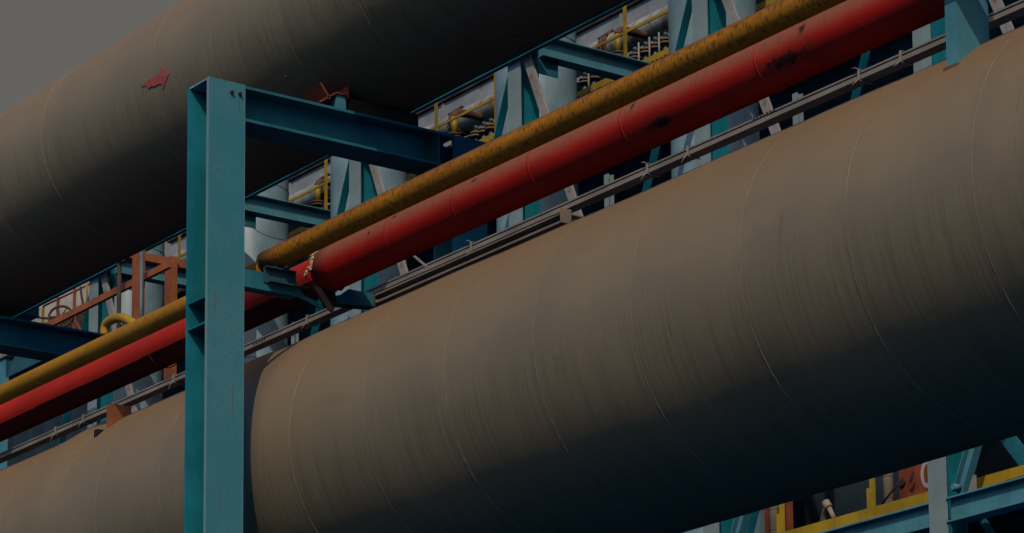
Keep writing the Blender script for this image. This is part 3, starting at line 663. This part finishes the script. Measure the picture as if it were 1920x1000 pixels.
for k in range(7):
    b = MB(); b.ring((-26 + 3.6*k, 15.55, 7.12), (1,0,0), .432, .02, 48, 6); b.build('pipe_or_shadow_band', M['dark_teal'], dp)
# hangers (small teal posts seen below tray)
for i, (px, py, w, lab) in enumerate(((1142, 352, .09, 'left of the lower middle gap'), (1496, 200, .09, 'under the tray at the upper right'), (553, 630, .08, 'beside the yellow scrap right of the tall post'))):
    x = px_X(px, py, 13.0); b = MB(); b.prism(Hprof(w, w, .01, .01), (x, 13.0, 4.0), (x, 13.0, atY(px, py - 24, 13.0).z), up=(0, 1, 0)); tag(b.build('hanger_post', M['lit_teal'], None, (x, 13, 4)), 'slim pale teal hanger ' + lab, 'post', 'slim hangers behind the cable tray')
# ------------------------------------------------------------------ far left cluster
of = thing('stair_frame', 'orange steel stair frame left of the tall post', 'frame', (-21, 11, 5.3))
a = MB(); a.box((-24.6, 11.0, 6.33), (-19.95, 11.06, 6.43)); a.build('stringer', M['orange'], of)
for px, y in ((255, 10.98), (316, 11.6)):
    x = px_X(px, 540, y); a = MB(); a.box((x - .085, y - .02, 5.0), (x + .085, y + .1, 6.86)); a.build('frame_post', M['orange'], of)
a = MB(); p0 = atX(232, 482, -21.1); a.box((-21.12, 10.75, 6.74), (-21.0, 12.2, 6.86)); a.build('head_beam', M['orange'], of)
def vpipe(px, y0, y1, Y, r, mat, label):
    q0 = atY(px, y0, Y); b = MB(); b.cyl((q0.x, Y, q0.z), (q0.x, Y, 4.9), r, 14); tag(b.build('thin_pipe', mat, None, (q0.x, Y, 4.9)), label, 'pipe')
vpipe(266, 468, 590, 10.85, .035, M['grey_pipe'], 'thin gray upright pipe in front of the orange frame')
vpipe(224, 489, 595, 10.85, .032, M['rust_dark'], 'thin brown upright pipe left of the orange frame')
sl = thing('cream_silo', 'cream silo behind the orange rails, far left', 'silo', (-40.6, 20.6, -9.2))
a = MB(); a.cyl((-41.2, 20.8, -9.2), (-41.2, 20.8, 13.2), 1.6, 48); a.build('silo_body', M['silo'], sl)
a = MB(); a.tube([(-41.2, 20.8, 13.2), (-41.2, 20.8, 13.9)], [1.66, .8], 48); a.build('silo_roof', M['silo'], sl)
rl = thing('orange_rail', 'thin orange rail in front of the cream silo', 'handrail', (-27, 13.6, 7.6))
pa, pb = atY(82, 574, 13.6), atY(168, 533, 13.6)
a = MB(); a.cyl(pa, pb, .018, 8); a.build('top_rail', M['orange'], rl)
for px, y0, y1, w in ((109, 558, 590, .024), (140, 541, 585, .024), (81, 575, 605, .017)):
    q0, q1 = atY(px, y0, 13.6), atY(px, y1, 13.6); a = MB(); a.box((q0.x - w, 13.58, q1.z - .4), (q0.x + w, 13.62, q0.z)); a.build('rail_post', M['orange'] if w > .02 else M['yellow_rail'], rl)
hw = thing('handwheel', 'large rusty handwheel below the orange rail, far left', 'handwheel', atY(114, 594, 13.0))
wc = atY(114, 594, 13.0); ax = Vector((.75, -.6, .25))
a = MB(); a.ring(wc, ax, .20, .022, 40, 8); a.build('rim', M['rust_dark'], hw)
a = MB(); u = ax.normalized().cross(Vector((0,0,1))).normalized(); w_ = ax.normalized().cross(u)
for k in range(3): d = u*math.cos(k*1.047) + w_*math.sin(k*1.047); a.cyl(wc - d*.2, wc + d*.2, .012, 6)
a.build('spokes', M['rust_dark'], hw)
a = MB(); P = [atY(x, y, 13.3) for x, y in ((52, 590), (75, 596), (100, 597), (118, 592))]; a.tube(smooth_path(P), .022, 10); tag(a.build('dark_pipe', M['rust_dark'], None, P[0]), 'dark bent pipe behind the handwheel', 'pipe')
a = MB(); P = [atY(x, y, 13.4) for x, y in ((151, 538), (153, 555), (156, 573), (157, 590))]; a.tube(smooth_path(P), .02, 8); tag(a.build('dark_pipe', M['rust_dark'], None, P[-1]), 'thin dark upright pipe right of the silo', 'pipe')
a = MB(); P = [atY(x, y, 13.45) for x, y in ((163, 530), (163, 545), (162, 590))]; a.tube(P, .015, 8); tag(a.build('yellow_pole', M['yellow_rail'], None, P[-1]), 'thin yellow pole beside the farthest column', 'pole')
a = MB(); P = [atY(x, y, 13.2) for x, y in ((130, 596), (140, 603), (148, 614), (152, 625))]; a.tube(smooth_path(P), .035, 10); tag(a.build('rusty_hose', M['rust'], None, P[-1]), 'rusty curved hose right of the handwheel', 'hose')
a = MB(); q = atY(135, 580, 14.5); q = atY(150, 592, 14.5); a.box((q.x - .5, 14.3, q.z - .8), (q.x + .7, 14.6, q.z)); tag(a.build('dark_hopper', M['rust_dark'], None, q), 'dark rusted hopper between silo and farthest column', 'hopper')
sh = thing('corrugated_shed', 'dark teal shed with a ragged roof edge, far left under the crossbeam', 'shed', (-36, 18, -9.2))
q0, q1 = atY(9, 678, 17.9), atY(92, 684, 17.9)
a = MB(); a.box((q0.x, 18, -9.2), (-30.5, 18.9, q0.z - .12)); a.build('walls', M['wall'], sh)
a = MB(); rnd = random.Random(9); n = 60; L_ = -30.5 - q0.x; pts = [(q0.x + L_*k/n, q0.z + rnd.uniform(-.05, .04)) for k in range(n + 1)]
for yy in (17.93, 17.99):
    o = len(a.v); a.add([(x, yy, q0.z - .35) for x, z in pts] + [(x, yy, z) for x, z in pts], [(k, k+1, k+n+2, k+n+1) for k in range(n)])
a.build('roof_edge', M['dark_teal'], sh)
pc = thing('far_post', 'pale teal post with a rusty top at the far left edge', 'post', (-43.2, 19, -9.2))
q = atY(4, 664, 19); a = MB(); a.box((q.x - .14, 19, -9.2), (q.x + .17, 19.2, q.z - .12)); a.build('shaft', M['teal_pale'], pc)
a = MB(); a.box((q.x - .14, 18.95, q.z - .11), (q.x + .45, 19.25, q.z + .1)); a.build('cap_bracket', M['beige_steel'], pc)

# ------------------------------------------------------------------ lower right platform, seen under the wide duct
lp = thing('lower_platform', 'lower walkway with yellow kick plate and teal girder, at the bottom right', 'platform', (-6, 12.3, 0))
a = MB(); a.box((-34, 12.5, .14), (2, 21.9, .2)); a.build('deck', M['rust_dark'], lp)
def spans():
    xs = [-34] + [v for n in range(-2, 8) for v in (XN(n) - .004, XN(n) + .27)] + [2]
    return [(xs[i], xs[i+1]) for i in range(0, len(xs), 2)]
a = MB()
for x0, x1 in spans(): 
    if x1 <= x0: continue
    a.box((x0, 12.06, -.10), (x1, 12.08, .13)); a.box((x0, 11.99, .131), (x1, 12.2, .15)); a.box((x0, 11.99, -.12), (x1, 12.2, -.101))
a.build('edge_girder', M['teal_pale'], lp)
a = MB(); a.box((-34, 12.4, .285), (-5.84, 12.412, .405)); a.box((-5.2, 12.4, .285), (2, 12.412, .405)); a.build('kick_plate', M['kick'], lp)
rnd = random.Random(4); a = MB(); x = -12.
while x < 0:
    w = rnd.uniform(.05, .3); a.box((x, 12.25, .152), (x + w, 12.38, .16 + rnd.uniform(0, .09))); x += w*1.1
a.build('debris', M['rust'], lp)['kind'] = 'stuff'
for px, py in ((1466.5, 940), (1636, 897)):
    q = atY(px, py, 12.39); a = MB(); a.box((q.x - .033, 12.37, .2), (q.x + .033, 12.398, 1.3)); a.box((q.x - .085, 12.372, .2), (q.x - .035, 12.397, .62)); a.build('rail_post', M['kick'], lp)
for px, py, lab in ((1451.5, 943, 'left tan upright pipe behind the lower yellow kick plate'), (1665, 890, 'right tan upright pipe behind the lower yellow kick plate')):
    q = atY(px, py, 13.2); r = thing('wrapped_pipe', lab, 'pipe', (q.x, 13.2, .2), 'tan upright pipes on the lower walkway')
    a = MB(); a.cyl((q.x, 13.2, .2), (q.x, 13.2, 2.6), .068, 20); a.build('pipe_run', M['tan'], r)
    for z in (.72, .97):
        b = MB(); b.ring((q.x, 13.2, z), (0,0,1), .069, .004, 20, 6); b.build('wrap_edge', M['rust'], r)
def hopper(label):
    X0 = XN(5) - 2.0; r = thing('orange_vessel', label, 'vessel', (X0, 13.5, .2), 'orange vessels on the lower walkway')
    a = MB(); a.box((X0 + .05, 13.52, .2), (X0 + .75, 13.9, 3.2)); a.build('shell', M['orange_red'], r)
    a = MB(); a.box((X0 - .02, 13.48, .2), (X0 + .16, 13.518, 3.2)); fl = a.build('edge_flange', M['orange_red'], r)
    for k in range(8):
        z = .48 + .235*k; b = MB(); b.cyl((X0 + .05, 13.479, z), (X0 + .05, 13.45, z), .042, 8); b.build('bolt', M['rust_dark'], fl)
    return r
h5 = hopper('orange vessel marked with a white letter, beside the far right lower column')
b = MB(); p = atY(1738, 888, 13.515); n = 28; vs = []
for k in range(n + 1):
    an = math.radians(35 + 290*k/n)
    for rr in (1, .52): vs.append((p.x + .105*rr*math.cos(an), 13.5165, p.z + .165*(rr if rr == 1 else .68)*math.sin(an)))
m2 = len(vs); vs += [(v[0], 13.5205, v[2]) for v in vs]
b.add(vs, [(2*k, 2*k+2, 2*k+3, 2*k+1) for k in range(n)] + [(2*k + m2, 2*k+1 + m2, 2*k+3 + m2, 2*k+2 + m2) for k in range(n)]); b.build('painted_letter', M['white_mark'], h5)
b = MB(); P = [atY(x, y, 13.42) for x, y in ((1712, 884), (1710, 893), (1706, 905))]; b.tube(smooth_path(P), .016, 8); b.build('hook', M['rust_dark'], h5)
h4 = copy_tree(h5); h4.location = (atY(1441, 970, 13.5).x - .76, 13.5, .2); h4['label'] = 'orange vessel left of the two tan pipes, at the bottom edge'
for ch in [k for k in bpy.data.objects if k.parent == h4 and k.name.startswith(('painted_letter', 'hook'))]: bpy.data.objects.remove(ch)
a = MB(); P = [atY(x, y, 12.9) for x, y in ((1650, 950), (1692, 896))]; a.cyl(P[0], P[1], .012, 8); tag(a.build('slanted_rod', M['rust_dark'], None, P[0]), 'thin dark slanted rod behind the right tan pipe', 'rod')
lv = thing('valve_lever', 'olive valve stand with a tan lever, between the tan pipes', 'valve', atY(1548, 975, 12.9))
b = MB(); A = [atY(x, y, 12.9) for x, y in ((1537, 978), (1548, 978), (1551, 945), (1545, 942))]
b.add(A + [q + Vector((0, .06, 0)) for q in A], [(0,1,2,3), (7,6,5,4), (0,4,5,1), (1,5,6,2), (2,6,7,3), (3,7,4,0)]); b.build('stand', M['olive'], lv)
b = MB(); b.tube([atY(1548, 942, 12.86), atY(1555, 953, 12.86)], .05, 10); b.tube([atY(1555, 953, 12.86), atY(1564, 973, 12.86)], .03, 10); b.build('lever', M['tan'], lv)
def node_brace(n, label):
    dz = XN(n) - XN(5); r = thing('node_brace', label, 'brace', (XN(n) + .3, 12.1, .2), 'teal braces rising from the lower girder')
    q0 = Vector((XN(n) + .34, 12.12, .2)); q1 = q0 + Vector((1.6, 0, 3.3))
    a = MB(); a.prism([(-.07,-.04),(-.058,-.04),(-.058,.04),(-.07,.04)], q0, q1, up=(0, -1, 0)); a.prism([(-.055,-.03),(.07,-.03),(.07,-.02),(-.055,-.02)], q0, q1, up=(0, -1, 0)); a.prism([(.075,-.05),(.09,-.05),(.09,.05),(.075,.05)], q0, q1, up=(0,-1,0)); a.build('angle_bar', M['teal_pale'], r)
    a = MB(); a.box(q0 + Vector((-.06, .03, -.04)), q0 + Vector((.22, .045, .16))); a.build('gusset_plate', M['beige_steel'], r)
    b = MB(); b.cyl(q0 + Vector((.0, -.09, .06)), q0 + Vector((.0, .03, .06)), .035, 8); b.build('bolt', M['teal_pale'], r)
node_brace(5, 'teal brace rising from the girder at the bottom right column')
node_brace(4, 'teal brace rising at the bottom edge beside the left orange vessel')
dt = thing('dark_tank', 'dark teal tank in shade behind the lower walkway', 'tank', (-9.5, 16, .2))
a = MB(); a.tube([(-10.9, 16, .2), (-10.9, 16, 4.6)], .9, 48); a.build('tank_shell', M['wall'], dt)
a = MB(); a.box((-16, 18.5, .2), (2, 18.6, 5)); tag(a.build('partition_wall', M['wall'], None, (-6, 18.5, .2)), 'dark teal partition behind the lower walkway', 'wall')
a = MB(); P0, P1 = atY(1890, 822, 12.6), atY(1935, 880, 12.6); a.prism([(-.09,-.01),(.09,-.01),(.09,.01),(-.09,.01)], P0 + (P0 - P1)*2, P1, up=(0,-1,0)); tag(a.build('diagonal_brace', M['teal_shade'], None, P1), 'dim teal brace at the right edge below the wide duct', 'brace')
a = MB(); P0, P1 = atY(1838, 970, 12.6), atY(1860, 1003, 12.6); a.prism([(-.045,-.01),(.045,-.01),(.045,.01),(-.045,.01)], P0, P1 + (P1-P0), up=(0,-1,0)); tag(a.build('diagonal_brace', M['teal_shade'], None, P0), 'dim short teal brace under the lower girder, bottom right', 'brace')
